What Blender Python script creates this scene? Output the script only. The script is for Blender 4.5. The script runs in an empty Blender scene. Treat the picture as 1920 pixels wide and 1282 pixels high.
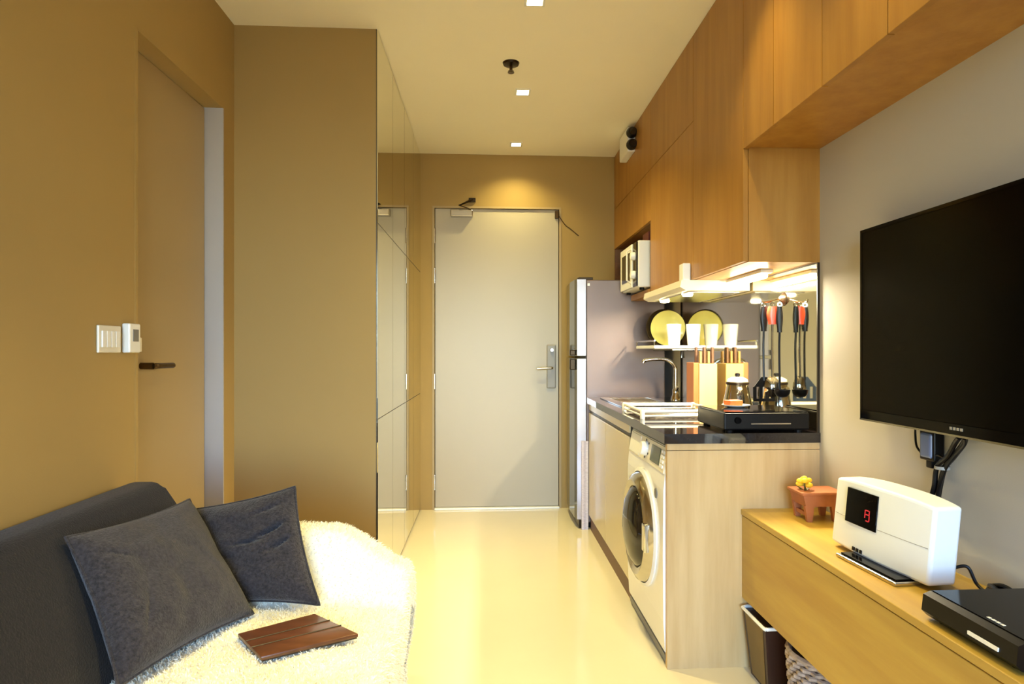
import bpy, bmesh, math, random
from mathutils import Vector, Matrix, noise
random.seed(7)
R = math.radians
PI = math.pi
sc = bpy.context.scene
C = sc.collection

# ------------------------------------------------------------------ camera
F_PX, PX, PY, YAW = 1208.3, 987.5, 658.7, 0.0589
cd = bpy.data.cameras.new('camera'); cam = bpy.data.objects.new('camera', cd); C.objects.link(cam)
cam.location = (0, 0, 1.15); cam.rotation_euler = (R(90), 0, -YAW)
cd.sensor_width = 36; cd.lens = F_PX / 1920 * 36
cd.shift_x = -(PX - 960) / 1920; cd.shift_y = (PY - 641) / 1920
cd.clip_start = 0.02
sc.camera = cam

# ------------------------------------------------------------------ world: overcast daylight outside the window behind the camera
w = bpy.data.worlds.new('world'); sc.world = w; w.use_nodes = True
bg = w.node_tree.nodes['Background']
sky = w.node_tree.nodes.new('ShaderNodeTexSky'); sky.sky_type = 'NISHITA'; sky.sun_disc = False
sky.sun_elevation = R(38); sky.sun_rotation = R(20); sky.dust_density = 0.6; sky.air_density = 1.0; sky.ozone_density = 2.0
tint = w.node_tree.nodes.new('ShaderNodeMix'); tint.data_type = 'RGBA'; tint.blend_type = 'MULTIPLY'; tint.inputs[0].default_value = 1
tint.inputs[7].default_value = (.90, .96, 1.14, 1)
w.node_tree.links.new(sky.outputs[0], tint.inputs[6]); w.node_tree.links.new(tint.outputs[2], bg.inputs[0]); bg.inputs[1].default_value = 3.5

# ------------------------------------------------------------------ exposure
vs = sc.view_settings
vs.view_transform = 'Standard'; vs.look = 'None'; vs.exposure = 0.25; vs.gamma = 1; vs.use_curve_mapping = False
WARM = (1.0, 0.84, 0.34)
HALL_W, LIVING_W, SOFA_W, UNDER_W = 88, 31, 105, 34

HOOD_W = 3.0

# ------------------------------------------------------------------ helpers
def lin(c):
    f = lambda v: v / 12.92 if v <= 0.04045 else ((v + 0.055) / 1.055) ** 2.4
    return tuple(f(v / 255) for v in c) + (1,)

MATS = {}
def mat(name, col, rough=0.5, metal=0.0, spec=0.5, var=0.0, vscale=8, stretch=(1, 1, 1), bump=0.0, bscale=200, coat=0.0,
        emit=None, estr=0, trans=0.0, sheen=0.0, col2=None, rand=0.0):
    m = bpy.data.materials.new(name); m.use_nodes = True; nt = m.node_tree; N = nt.nodes; L = nt.links
    b = N['Principled BSDF']; MATS[name] = m
    b.inputs['Roughness'].default_value = rough; b.inputs['Metallic'].default_value = metal
    b.inputs['Specular IOR Level'].default_value = spec; b.inputs['Coat Weight'].default_value = coat
    b.inputs['Coat Roughness'].default_value = 0.05
    b.inputs['Transmission Weight'].default_value = trans; b.inputs['Sheen Weight'].default_value = sheen
    c1 = lin(col)
    tc = N.new('ShaderNodeTexCoord'); mp = N.new('ShaderNodeMapping'); mp.inputs['Scale'].default_value = stretch
    L.new(tc.outputs['Object'], mp.inputs['Vector'])
    nz = N.new('ShaderNodeTexNoise'); nz.inputs['Scale'].default_value = vscale; nz.inputs['Detail'].default_value = 6
    nz.inputs['Roughness'].default_value = 0.6
    L.new(mp.outputs[0], nz.inputs['Vector'])
    rp = N.new('ShaderNodeValToRGB'); L.new(nz.outputs['Fac'], rp.inputs['Fac'])
    d = lin(col2) if col2 else tuple(v * (1 - var) for v in c1[:3]) + (1,)
    rp.color_ramp.elements[0].position = 0.32; rp.color_ramp.elements[0].color = d
    rp.color_ramp.elements[1].position = 0.66; rp.color_ramp.elements[1].color = c1
    out = rp.outputs['Color']
    if rand:
        oi = N.new('ShaderNodeObjectInfo'); mr = N.new('ShaderNodeMapRange')
        mr.inputs['To Min'].default_value = 1 - rand; mr.inputs['To Max'].default_value = 1 + rand
        hs = N.new('ShaderNodeHueSaturation')
        L.new(oi.outputs['Random'], mr.inputs['Value']); L.new(mr.outputs[0], hs.inputs['Value']); L.new(out, hs.inputs['Color'])
        out = hs.outputs[0]
    L.new(out, b.inputs['Base Color'])
    if bump:
        n2 = N.new('ShaderNodeTexNoise'); n2.inputs['Scale'].default_value = bscale; n2.inputs['Detail'].default_value = 3
        L.new(mp.outputs[0], n2.inputs['Vector'])
        bp = N.new('ShaderNodeBump'); bp.inputs['Strength'].default_value = bump; bp.inputs['Distance'].default_value = 0.004
        L.new(n2.outputs['Fac'], bp.inputs['Height']); L.new(bp.outputs[0], b.inputs['Normal'])
    if emit:
        b.inputs['Emission Color'].default_value = emit + (1,); b.inputs['Emission Strength'].default_value = estr
    return m

def wood(name, c1, c2, stretch, rough=0.38, rand=0.06, scale=3.2):
    m = mat(name, c1, rough, 0, 0.45, vscale=scale, stretch=stretch, bump=0.10, bscale=14, col2=c2, rand=rand)
    return m

mat('wall_paint', (168, 140, 86), 0.7, var=0.03, vscale=2, bump=0.05, bscale=300, spec=0.3)
mat('wall_paint_tv_daylit', (190, 184, 172), 0.7, var=0.03, vscale=2, bump=0.05, bscale=300, spec=0.3)  # wall paint made greyer: window daylight put into the colour
mat('ceiling_paint', (252, 245, 226), 0.8, var=0.02, vscale=2, spec=0.2)
mat('floor_tile', (230, 219, 190), 0.09, var=0.05, vscale=1.3, spec=0.5)
mat('door_paint', (181, 171, 151), 0.35, var=0.03, vscale=1.5, spec=0.5)
mat('side_door_paint', (172, 150, 110), 0.5, var=0.03, vscale=1.5, spec=0.4)
mat('jamb_daylit_paint', (178, 172, 168), 0.45, var=0.03, spec=0.4)  # far jamb greyer than the rest of the frame: daylight painted in
mat('mirror', (232, 228, 205), 0.02, 1.0, var=0.0)
mat('splash_mirror', (226, 222, 200), 0.045, 1.0, var=0.0)
mat('dark_edge', (46, 36, 22), 0.4, var=0.1)
wood('oak_v', (176, 128, 57), (156, 106, 40), (4, 4, 0.4))
wood('oak_y', (192, 157, 68), (174, 135, 54), (5, 0.45, 5), 0.35)
wood('oak_end_daylit', (206, 176, 126), (188, 154, 102), (5, 5, 0.45), 0.4)  # same oak as the cabinets, window daylight put into its lighter tone
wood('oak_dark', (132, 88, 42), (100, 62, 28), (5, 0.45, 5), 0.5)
mat('champagne', (206, 190, 152), 0.28, 0.15, var=0.03, vscale=2)
mat('plinth', (112, 78, 50), 0.5, var=0.1)
mat('granite', (20, 16, 17), 0.045, var=0.35, vscale=180, spec=0.7, col2=(44, 38, 38))
mat('steel', (205, 200, 192), 0.18, 1.0, var=0.06, vscale=5, stretch=(1, 1, 12))
mat('chrome', (225, 222, 215), 0.07, 1.0)
mat('fridge_side', (124, 108, 102), 0.4, 0.75, var=0.05, vscale=4)
mat('fridge_front', (120, 118, 110), 0.06, 0.85, var=0.05)
mat('fridge_trim', (205, 200, 205), 0.2, 0.6)
mat('white_plastic', (240, 238, 232), 0.3, var=0.02)
mat('white_gloss', (246, 244, 240), 0.16, var=0.02, coat=0.4)
mat('cool_white', (238, 242, 242), 0.28, var=0.02)
mat('cream_plastic', (232, 224, 205), 0.3, var=0.02)
mat('black_plastic', (12, 10, 11), 0.35, var=0.1, spec=0.25)
mat('black_gloss', (6, 5, 6), 0.1, spec=0.2)
mat('tv_screen', (3, 2, 2), 0.16, spec=0.12)
mat('dark_metal', (60, 48, 34), 0.3, 0.8)
mat('bronze', (78, 56, 26), 0.3, 0.6)
mat('grey_plastic', (120, 118, 116), 0.4)
mat('dark_glass', (26, 22, 18), 0.06, spec=0.6)
mat('display_green', (66, 74, 52), 0.15)
mat('red_plastic', (196, 62, 38), 0.3, var=0.05)
mat('orange', (232, 104, 40), 0.6, var=0.15, vscale=60, bump=0.4, bscale=300)
mat('ceramic', (246, 244, 236), 0.15, coat=0.5)
mat('plate_yellow', (236, 228, 130), 0.18, coat=0.4, var=0.03)
mat('plate_rim', (52, 40, 24), 0.25)
mat('knife_block', (226, 190, 122), 0.4, var=0.1, vscale=4, stretch=(6, 6, 0.6))
mat('knife_block_side', (176, 108, 58), 0.4, var=0.15, vscale=4, stretch=(6, 6, 0.6))
mat('skewer', (176, 140, 84), 0.5, var=0.15)
mat('sofa_fabric', (30, 24, 23), 0.9, var=0.6, vscale=120, bump=0.6, bscale=220, sheen=0.15, spec=0.2)
mat('cushion_fabric', (62, 57, 61), 0.9, var=0.65, vscale=130, bump=0.8, bscale=220, sheen=0.2, spec=0.2)
mat('throw_fabric', (250, 245, 226), 0.9, var=0.03, vscale=20, bump=0.4, bscale=90, sheen=0.3, spec=0.2)
mat('leather', (106, 62, 38), 0.28, var=0.45, vscale=7, stretch=(1, 4, 1), spec=0.6)
mat('leather_edge', (40, 26, 18), 0.4)
mat('bin_panel', (176, 150, 96), 0.4, var=0.1)
mat('bin_dark', (52, 28, 18), 0.4, var=0.1)
mat('wicker', (178, 158, 142), 0.8, var=0.45, vscale=60)
mat('wicker_dark', (92, 74, 64), 0.8, var=0.3, vscale=60)
mat('navy', (34, 36, 54), 0.8, var=0.2, vscale=40)
mat('terracotta', (178, 108, 66), 0.5, var=0.15, vscale=20)
mat('flower', (250, 206, 40), 0.6, var=0.1, vscale=40)
mat('leaf', (110, 110, 40), 0.6, var=0.2)
mat('dark_red', (88, 26, 20), 0.5, var=0.2, vscale=30)
mat('blue_grey', (96, 110, 146), 0.22, var=0.05)
mat('red_glow', (160, 20, 24), 0.4, emit=(0.9, 0.04, 0.06), estr=0.35)
mat('logo_grey', (150, 146, 140), 0.4)
mat('door_reflection', (224, 214, 224), 0.7, var=0.25, vscale=45, stretch=(1, 1, 3))  # pale tone painted in for the reflecting fridge door side
mat('lamp_glow', (255, 240, 200), 0.4, emit=(1.0, 0.86, 0.52), estr=14)
mat('tube_glow', (255, 245, 220), 0.4, emit=(1.0, 0.88, 0.6), estr=40)
m = bpy.data.materials.new('glass_pane'); m.use_nodes = True; MATS['glass_pane'] = m
nt = m.node_tree; nt.nodes.clear(); no = nt.nodes.new('ShaderNodeOutputMaterial'); mx = nt.nodes.new('ShaderNodeMixShader')
fz = nt.nodes.new('ShaderNodeFresnel'); fz.inputs[0].default_value = 1.45
ta = nt.nodes.new('ShaderNodeBsdfTransparent'); ta.inputs[0].default_value = (.95, .97, .97, 1); gl = nt.nodes.new('ShaderNodeBsdfGlossy'); gl.inputs['Roughness'].default_value = .02
nt.links.new(fz.outputs[0], mx.inputs[0]); nt.links.new(ta.outputs[0], mx.inputs[1]); nt.links.new(gl.outputs[0], mx.inputs[2]); nt.links.new(mx.outputs[0], no.inputs[0])
mat('alu', (190, 190, 192), 0.35, 0.8)

def B(): return bmesh.new()

def box(bm, x0, x1, y0, y1, z0, z1, bev=0.0, seg=2, M=None):
    n0 = len(bm.verts)
    vs_ = [bm.verts.new((x, y, z)) for x in (x0, x1) for y in (y0, y1) for z in (z0, z1)]
    fs = [bm.faces.new([vs_[i] for i in q]) for q in ((0, 1, 3, 2), (4, 6, 7, 5), (0, 4, 5, 1), (2, 3, 7, 6), (0, 2, 6, 4), (1, 5, 7, 3))]
    new = vs_
    if bev > 0:
        es = list({e for f in fs for e in f.edges})
        r = bmesh.ops.bevel(bm, geom=es, offset=bev, segments=seg, profile=0.5, affect='EDGES')
        new = list({v for f in r['faces'] for v in f.verts} | {v for v in vs_ if v.is_valid})
    if M is not None:
        bm.verts.ensure_lookup_table()
        for v in list(bm.verts)[n0:] if bev <= 0 else new: v.co = M @ v.co
    return bm

def cyl(bm, p0, p1, r0, r1=None, seg=24, cap=True):
    p0, p1 = Vector(p0), Vector(p1); r1 = r0 if r1 is None else r1
    a = (p1 - p0).normalized(); u = a.orthogonal().normalized(); v = a.cross(u)
    ring = lambda p, r: [bm.verts.new(p + u * (r * math.cos(2 * PI * i / seg)) + v * (r * math.sin(2 * PI * i / seg))) for i in range(seg)]
    A, Bq = ring(p0, r0), ring(p1, r1)
    for i in range(seg):
        j = (i + 1) % seg; bm.faces.new((A[i], A[j], Bq[j], Bq[i]))
    if cap: bm.faces.new(A[::-1]); bm.faces.new(Bq)
    return bm

def lathe(bm, prof, o=(0, 0, 0), axis='Z', seg=32):
    o = Vector(o)
    def pt(r, h, t):
        a, b = r * math.cos(t), r * math.sin(t)
        return o + {'Z': Vector((a, b, h)), 'X': Vector((h, a, b)), 'Y': Vector((a, h, b))}[axis]
    rings = []
    for r, h in prof:
        if r < 1e-6: rings.append([bm.verts.new(pt(0, h, 0))])
        else: rings.append([bm.verts.new(pt(r, h, 2 * PI * i / seg)) for i in range(seg)])
    for A, Q in zip(rings, rings[1:]):
        for i in range(seg):
            j = (i + 1) % seg
            if len(A) == 1 and len(Q) == 1: continue
            if len(A) == 1: bm.faces.new((A[0], Q[j], Q[i]))
            elif len(Q) == 1: bm.faces.new((A[i], A[j], Q[0]))
            else: bm.faces.new((A[i], A[j], Q[j], Q[i]))
    return bm

def tube(bm, pts, r, seg=10, cap=True):
    pts = [Vector(p) for p in pts]; rings = []
    u = None
    for i, p in enumerate(pts):
        a = (pts[min(i + 1, len(pts) - 1)] - pts[max(i - 1, 0)]).normalized()
        if u is None: u = a.orthogonal().normalized()
        u = (u - a * u.dot(a)).normalized(); v = a.cross(u)
        rr = r[i] if isinstance(r, (list, tuple)) else r
        rings.append([bm.verts.new(p + u * (rr * math.cos(2 * PI * k / seg)) + v * (rr * math.sin(2 * PI * k / seg))) for k in range(seg)])
    for A, Q in zip(rings, rings[1:]):
        for i in range(seg):
            j = (i + 1) % seg; bm.faces.new((A[i], A[j], Q[j], Q[i]))
    if cap: bm.faces.new(rings[0][::-1]); bm.faces.new(rings[-1])
    return bm

def bez(pts, n=8):
    P = [Vector(p) for p in pts]; out = []
    for i in range(len(P) - 1):
        p0, p1, p2, p3 = P[max(i - 1, 0)], P[i], P[i + 1], P[min(i + 2, len(P) - 1)]
        for k in range(n):
            t = k / n
            out.append(0.5 * ((2 * p1) + (p2 - p0) * t + (2 * p0 - 5 * p1 + 4 * p2 - p3) * t * t + (3 * p1 - p0 - 3 * p2 + p3) * t ** 3))
    out.append(P[-1]); return out

def prism(bm, pts, axis, a0, a1):
    """closed polygon of 2D points extruded along axis between a0 and a1"""
    def mk(p, a): return {'X': (a, p[0], p[1]), 'Y': (p[0], a, p[1]), 'Z': (p[0], p[1], a)}[axis]
    A = [bm.verts.new(mk(p, a0)) for p in pts]; Q = [bm.verts.new(mk(p, a1)) for p in pts]
    n = len(pts)
    for i in range(n):
        j = (i + 1) % n; bm.faces.new((A[i], A[j], Q[j], Q[i]))
    bm.faces.new(A[::-1]); bm.faces.new(Q)
    return bm

def wl(o):
    return o.location + (wl(o.parent) if o.parent else Vector((0, 0, 0)))

def obj(name, bm, m, parent=None, world=True, smooth=False, label=None):
    if parent is not None and world:
        bmesh.ops.translate(bm, vec=-wl(parent), verts=bm.verts)
    bmesh.ops.recalc_face_normals(bm, faces=bm.faces)
    me = bpy.data.meshes.new(name); bm.to_mesh(me); bm.free()
    me.materials.append(MATS[m])
    if smooth:
        for p in me.polygons: p.use_smooth = True
        me.set_sharp_from_angle(angle=R(38))
    o = bpy.data.objects.new(name, me); C.objects.link(o)
    if parent is not None: o.parent = parent
    if label: o['label'] = label
    return o

def tag(o, label, cat, group=None):
    o['label'] = label; o['category'] = cat
    if group: o['group'] = group
    return o

def thing(name, label, cat, loc, rotz=0, group=None):
    o = bpy.data.objects.new(name, None); C.objects.link(o); o.location = loc; o.rotation_euler = (0, 0, rotz)
    o.empty_display_size = 0.05
    return tag(o, label, cat, group)

def struct(name, bm, m, parent=None, smooth=False):
    o = obj(name, bm, m, parent, smooth=smooth)
    if parent is None: o['kind'] = 'structure'
    return o

def copy_thing(root, loc, rotz=None, label=None):
    r = root.copy(); C.objects.link(r); r.location = loc
    if rotz is not None: r.rotation_euler = (0, 0, rotz)
    if label: r['label'] = label
    for ch in list(root.children):
        if ch.type == 'LIGHT': d = ch.copy(); C.objects.link(d); d.parent = r; continue
        c = ch.copy(); C.objects.link(c); c.parent = r
        for g in ch.children:
            d = g.copy(); C.objects.link(d); d.parent = c
    return r

def spot(parent, loc, watt, angle, blend=0.9, size=0.03, col=WARM):
    l = bpy.data.lights.new('lamp_light', 'SPOT'); l.energy = watt; l.color = col; l.spot_size = R(angle); l.spot_blend = blend
    l.shadow_soft_size = size
    o = bpy.data.objects.new('lamp_light', l); C.objects.link(o); o.parent = parent; o.location = loc
    return o

# ------------------------------------------------------------------ measures
LX, RX, FY, BY, H = -1.118, 1.2136, 4.7126, -2.6, 2.586
WDX, WDY = -0.493, 2.906            # wardrobe front plane and near side
KX, KY, KZ = 0.645, 2.298, 0.852    # counter front, near end, top
UX, UZ, SZ = 0.926, 1.8914, 1.477   # upper cabinet front, TV cabinet underside, kitchen cabinet underside
SHX, SHZ = 0.921, 0.577             # TV console front and top
T = 0.15

# ------------------------------------------------------------------ room shell
struct('floor', box(B(), LX - T, RX + T, BY - T, FY + T, -0.12, 0), 'floor_tile')
struct('ceiling', box(B(), LX - T, RX + T, BY - T, FY + T, H, H + 0.12), 'ceiling_paint')
DY0, DY1, DZ = 2.122, 2.787, 2.18
bm = B()
box(bm, LX - T, LX, BY - T, DY0, 0, H); box(bm, LX - T, LX, DY1, FY + T, 0, H); box(bm, LX - T, LX, DY0, DY1, DZ, H)
struct('wall_left', bm, 'wall_paint')
struct('wall_right', box(B(), RX, RX + T, BY - T, FY + T, 0, H), 'wall_paint_tv_daylit')
bm = B()
box(bm, LX, -0.408, FY, FY + T, 0, H); box(bm, 0.532, RX, FY, FY + T, 0, H); box(bm, -0.408, 0.532, FY, FY + T, 2.207, H)
struct('wall_far', bm, 'wall_paint')
bm = B()
WX0, WX1, WZ0, WZ1 = -0.95, 1.0, 0.08, 2.35
box(bm, LX, WX0, BY - T, BY, 0, H); box(bm, WX1, RX, BY - T, BY, 0, H)
box(bm, WX0, WX1, BY - T, BY, 0, WZ0); box(bm, WX0, WX1, BY - T, BY, WZ1, H)
struct('wall_rear', bm, 'wall_paint')
bm = B()
for x0, x1 in ((WX0, WX0 + .05), (WX1 - .05, WX1), (-.025, .025)): box(bm, x0, x1, BY - .10, BY - .05, WZ0, WZ1)
for z0, z1 in ((WZ0, WZ0 + .05), (WZ1 - .05, WZ1)): box(bm, WX0, WX1, BY - .10, BY - .05, z0, z1)
win = struct('window_1', bm, 'alu')
for x0, x1 in ((WX0 + .05, -.025), (.025, WX1 - .05)):
    obj('pane', box(B(), x0, x1, BY - .078, BY - .072, WZ0 + .05, WZ1 - .05), 'glass_pane', win)

pl = bpy.data.lights.new('window_portal', 'AREA'); pl.shape = 'RECTANGLE'; pl.size = WX1 - WX0; pl.size_y = WZ1 - WZ0; pl.cycles.is_portal = True
po = bpy.data.objects.new('window_portal', pl); C.objects.link(po); po.location = ((WX0 + WX1) / 2, BY - .11, (WZ0 + WZ1) / 2); po.rotation_euler = (R(90), 0, 0)

# entrance door
bm = B()
box(bm, -.408, -.393, FY - .004, FY + .12, 0, 2.207); box(bm, .517, .532, FY - .004, FY + .12, 0, 2.207); box(bm, -.393, .517, FY - .004, FY + .12, 2.193, 2.207)
d1 = struct('door_1', bm, 'side_door_paint'); d1['label'] = 'cream flush entrance door at the end of the hallway'
obj('leaf', box(B(), -.389, .513, FY + .012, FY + .056, .016, 2.1905, .002), 'door_paint', d1)
obj('shadow_gap', box(B(), -.393, .517, FY + .058, FY + .11, 0, 2.193), 'dark_edge', d1)
for z in (1.99, 1.70, .932, .20):
    bm = B(); cyl(bm, (-.391, FY + .004, z - .055), (-.391, FY + .004, z + .055), .008, seg=12)
    for k in (-.02, .02): cyl(bm, (-.391, FY + .004, z + k - .001), (-.391, FY + .004, z + k + .001), .009, seg=12)
    obj('hinge', bm, 'steel', d1, smooth=True)
bm = B(); box(bm, -.275, -.115, FY - .045, FY + .012, 2.125, 2.175, .006)
cl = obj('door_closer', bm, 'steel', d1)
bm = B(); tube(bm, [(-.13, FY - .03, 2.18), (-.21, FY - .06, 2.20), (-.115, FY - .012, 2.255)], .008, 8); box(bm, -.145, -.095, FY - .02, FY - .004, 2.235, 2.265)
obj('closer_arm', bm, 'dark_metal', cl)
bm = B(); box(bm, .425, .492, FY - .012, FY + .012, .88, 1.20, .008)
lk = obj('lock_plate', bm, 'logo_grey', d1)
bm = B(); tube(bm, bez([(.46, FY - .012, 1.03), (.46, FY - .05, 1.03), (.44, FY - .056, 1.03), (.35, FY - .056, 1.025)]), .010, 10)
obj('lever', bm, 'steel', lk, smooth=True)
obj('turn_knob', lathe(B(), [(0, -.03), (.012, -.03), (.014, -.012), (.014, 0)], (.46, FY - .012, 1.16), 'Y', 16), 'steel', lk, smooth=True)
obj('contact_sensor', box(B(), .485, .512, FY - .02, FY + .012, 2.125, 2.18, .004), 'bronze', d1)
bm = B(); box(bm, -.393, .517, FY - .02, FY + .06, 0, .014, .004)  # threshold made pale to paint in the light under the door
s_ = struct('trim_1', bm, 'ceramic'); s_['label'] = 'threshold strip, light under the entrance door painted in as pale tone'
# small wall sensor and thin cable beside the entrance door
o = tag(obj('wall_cable', tube(B(), bez([(.51, FY - .005, 2.15), (.56, FY - .004, 2.08), (.60, FY - .004, 2.05), (.66, FY - .004, 2.0)]), .003, 6), 'bronze', smooth=True),
        'thin brown cable on the wall right of the entrance door', 'cable')

# recessed side door in the left wall
bm = B()
box(bm, LX - .12, LX + .001, DY0 - .012, DY0 + .004, 0, DZ + .004); box(bm, LX - .12, LX + .001, DY0, DY1, DZ - .006, DZ + .004)
d2 = struct('door_2', bm, 'wall_paint')
obj('jamb', box(B(), LX - .12, LX + .003, DY1 - .006, DY1 + .004, 0, DZ - .006), 'jamb_daylit_paint', d2)
_ = d2; d2['label'] = 'flush tan door recessed in the left wall behind the sofa'
obj('leaf', box(B(), LX - .115, LX - .072, DY0 + .006, DY1 - .009, .008, DZ - .010, .002), 'side_door_paint', d2)
bm = B(); cyl(bm, (LX - .072, DY0 + .16, 1.1), (LX - .03, DY0 + .16, 1.1), .012, seg=14)
tube(bm, bez([(LX - .03, DY0 + .16, 1.1), (LX - .022, DY0 + .18, 1.1), (LX - .022, DY0 + .28, 1.1)]), .010, 10)
obj('lever', bm, 'bronze', d2, smooth=True)

# ------------------------------------------------------------------ mirrored wardrobe
wd = thing('mirrored_wardrobe', 'full-height built-in wardrobe with mirrored front doors along the hallway', 'wardrobe', ((LX + WDX) / 2, (WDY + FY) / 2, 0))
obj('body', box(B(), LX, WDX - .008, WDY, FY, 0, H), 'wall_paint', wd)
obj('door_backing', box(B(), WDX - .008, WDX - .005, WDY, FY, .0, H), 'dark_edge', wd)
ny = 4; pw = (FY - WDY) / ny
for i in range(ny):
    for z0, z1 in ((.012, .848), (.848, 1.722), (1.722, H - .003)):
        obj('mirror_door', box(B(), WDX - .005, WDX, WDY + i * pw + .002, WDY + (i + 1) * pw - .002, z0 + .002, z1 - .002), 'mirror', wd)

# ------------------------------------------------------------------ ceiling fittings
def downlight(x, y, watt, angle, label, group):
    t = thing('downlight', label, 'ceiling light', (x, y, H), 0, group)
    bm = B(); s = .042
    for a in ((-s, s, -s, -s + .010), (-s, s, s - .010, s), (-s, -s + .010, -s + .010, s - .010), (s - .010, s, -s + .010, s - .010)):
        box(bm, a[0], a[1], a[2], a[3], -.006, 0)
    obj('frame', bm, 'ceramic', t, False)
    obj('lens', box(B(), -s + .010, s - .010, -s + .010, s - .010, -.004, -.0005), 'lamp_glow', t, False)
    spot(t, (0, 0, -.012), watt, angle)
    return t
downlight(.190, 4.46, HALL_W * .36, 128, 'small square downlight nearest the entrance door', 'ceiling downlights')
downlight(.188, 3.56, HALL_W, 128, 'small square downlight in the hallway ceiling beyond the sprinkler', 'ceiling downlights')
downlight(.189, 2.627, HALL_W, 98, 'small square downlight at the top edge of the ceiling view', 'ceiling downlights')
for y, q in ((2.05, 'nearest the kitchen cabinet'), (1.43, 'in the middle of the TV'), (.8, 'nearest the camera')):
    downlight(.70, y, LIVING_W, 92, 'square downlight above the TV console, out of view, ' + q, 'living room downlights')
for y, q in ((1.18, 'above the sofa cushions'), (.2, 'above the near end of the sofa'), (-1.0, 'behind the camera')):
    downlight(-.30, y, SOFA_W, 74, 'square ceiling downlight out of view ' + q, 'sofa downlights')

sp = thing('sprinkler', 'small dark pendent fire sprinkler head on the hallway ceiling', 'sprinkler', (.111, 3.208, H))
obj('escutcheon', lathe(B(), [(.0, 0), (.042, 0), (.038, -.010), (.014, -.016), (0, -.016)]), 'dark_metal', sp, False, True)
bm = B(); cyl(bm, (0, 0, -.016), (0, 0, -.036), .008, seg=12); lathe(bm, [(0, -.046), (.016, -.046), (.016, -.049), (0, -.049)])
for s in (-1, 1): tube(bm, [(.004 * s, 0, -.034), (.011 * s, 0, -.038), (.010 * s, 0, -.044), (.003 * s, 0, -.047)], .002, 6)
obj('head', bm, 'bronze', sp, False, True)

# ------------------------------------------------------------------ wall switches
y0, y1, z0, z1 = 1.907, 2.019, 1.146, 1.226
sw = thing('light_switch', 'white multi-gang light switch plate left of the thermostat', 'switch', (LX, (y0 + y1) / 2, z0))
obj('plate', box(B(), LX, LX + .008, y0, y1, z0, z1, .003), 'cream_plastic', sw)
for k in range(4):
    a = y0 + .012 + k * .0225
    obj('rocker', box(B(), LX + .007, LX + .012, a, a + .020, z0 + .016, z1 - .016, .0015), 'white_plastic', sw)
y0, y1, z0, z1 = 2.036, 2.098, 1.146, 1.236
th = thing('thermostat', 'white wall thermostat with a side dial beside the tan door', 'thermostat', (LX, (y0 + y1) / 2, z0))
obj('housing', box(B(), LX, LX + .024, y0, y1, z0, z1, .004), 'white_plastic', th)
obj('display', box(B(), LX + .0235, LX + .0255, y0 + .018, y1 - .014, z0 + .035, z1 - .018), 'grey_plastic', th)
obj('dial', box(B(), LX + .004, LX + .020, y1, y1 + .016, z0 + .002, z0 + .048, .003), 'cream_plastic', th)

# ------------------------------------------------------------------ kitchen wall cabinets
def cabinet(name, label, y0, y1, z0, z1, doors, open_niche=None, m='oak_v'):
    t = thing(name, label, 'cabinet', ((UX + RX) / 2, (y0 + y1) / 2, z0), 0, None)
    b = .018; bm = B()
    if open_niche:
        n0, n1 = open_niche
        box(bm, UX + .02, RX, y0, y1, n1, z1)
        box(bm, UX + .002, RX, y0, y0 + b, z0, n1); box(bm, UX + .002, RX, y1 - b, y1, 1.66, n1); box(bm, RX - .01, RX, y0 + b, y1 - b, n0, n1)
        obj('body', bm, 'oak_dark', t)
        obj('shelf_board', box(B(), UX - .002, RX - .01, y0 + b, 4.142, z0, n0), 'oak_v', t)
    else:
        box(bm, UX + .02, RX, y0, y1, z0, z1); obj('body', bm, m, t)
    for a0, a1, c0, c1 in doors:
        obj('door', box(B(), UX, UX + .019, a0 + .0015, a1 - .0015, c0 + .0015, c1 - .0015, .001, 1), m, t)
    return t
cabinet('wall_cabinet', 'tall oak kitchen wall cabinet above the kettle, next to the TV wall', KY, 2.871, SZ, H, [(KY, 2.871, SZ, H)])
cabinet('wall_cabinet', 'oak kitchen wall cabinet right of the microwave niche', 2.871, 3.641, SZ, H, [(2.871, 3.641, SZ, 2.195), (2.871, 3.641, 2.195, H)])
cabinet('wall_cabinet', 'oak kitchen wall cabinet with an open microwave niche above the fridge', 3.641, FY - .002, SZ, H, [(3.641, FY, 1.90, 2.195), (3.641, FY, 2.195, H)], (SZ + .035, 1.90))
ys = [KY, 2.049, 1.742, 1.447, 1.15, .86, .57]
t = thing('overhead_cabinet', 'long oak overhead cabinet running above the television', 'cabinet', ((UX + RX) / 2, (ys[0] + ys[-1]) / 2, UZ))
obj('body', box(B(), UX + .02, RX, ys[-1], KY - .001, UZ + .016, H), 'oak_v', t)
obj('underside', box(B(), UX + .02, RX, ys[-1], KY - .001, UZ + .002, UZ + .016), 'oak_v', t)
for a, b in zip(ys, ys[1:]):
    obj('door', box(B(), UX, UX + .019, b + .0015, a - .0015, UZ - .004, H - .002, .001, 1), 'oak_v', t)

# emergency light on the far cabinet
em = thing('emergency_light', 'white emergency lamp box with black heads high on the oak cabinet', 'emergency light', (UX, 4.15, 2.41))
obj('housing', box(B(), UX - .05, UX, 4.03, 4.28, 2.415, 2.57, .006), 'white_plastic', em)
for z in (2.455, 2.53):
    bm = B(); lathe(bm, [(0, -.045), (.026, -.045), (.034, -.02), (.034, 0), (0, 0)], (UX - .025, 4.03, z), 'Y', 20)
    h_ = obj('lamp_head', bm, 'black_plastic', em, smooth=True)
    obj('lens', lathe(B(), [(0, -.047), (.022, -.047), (.022, -.045), (0, -.045)], (UX - .025, 4.03, z), 'Y', 20), 'dark_glass', h_)

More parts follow.
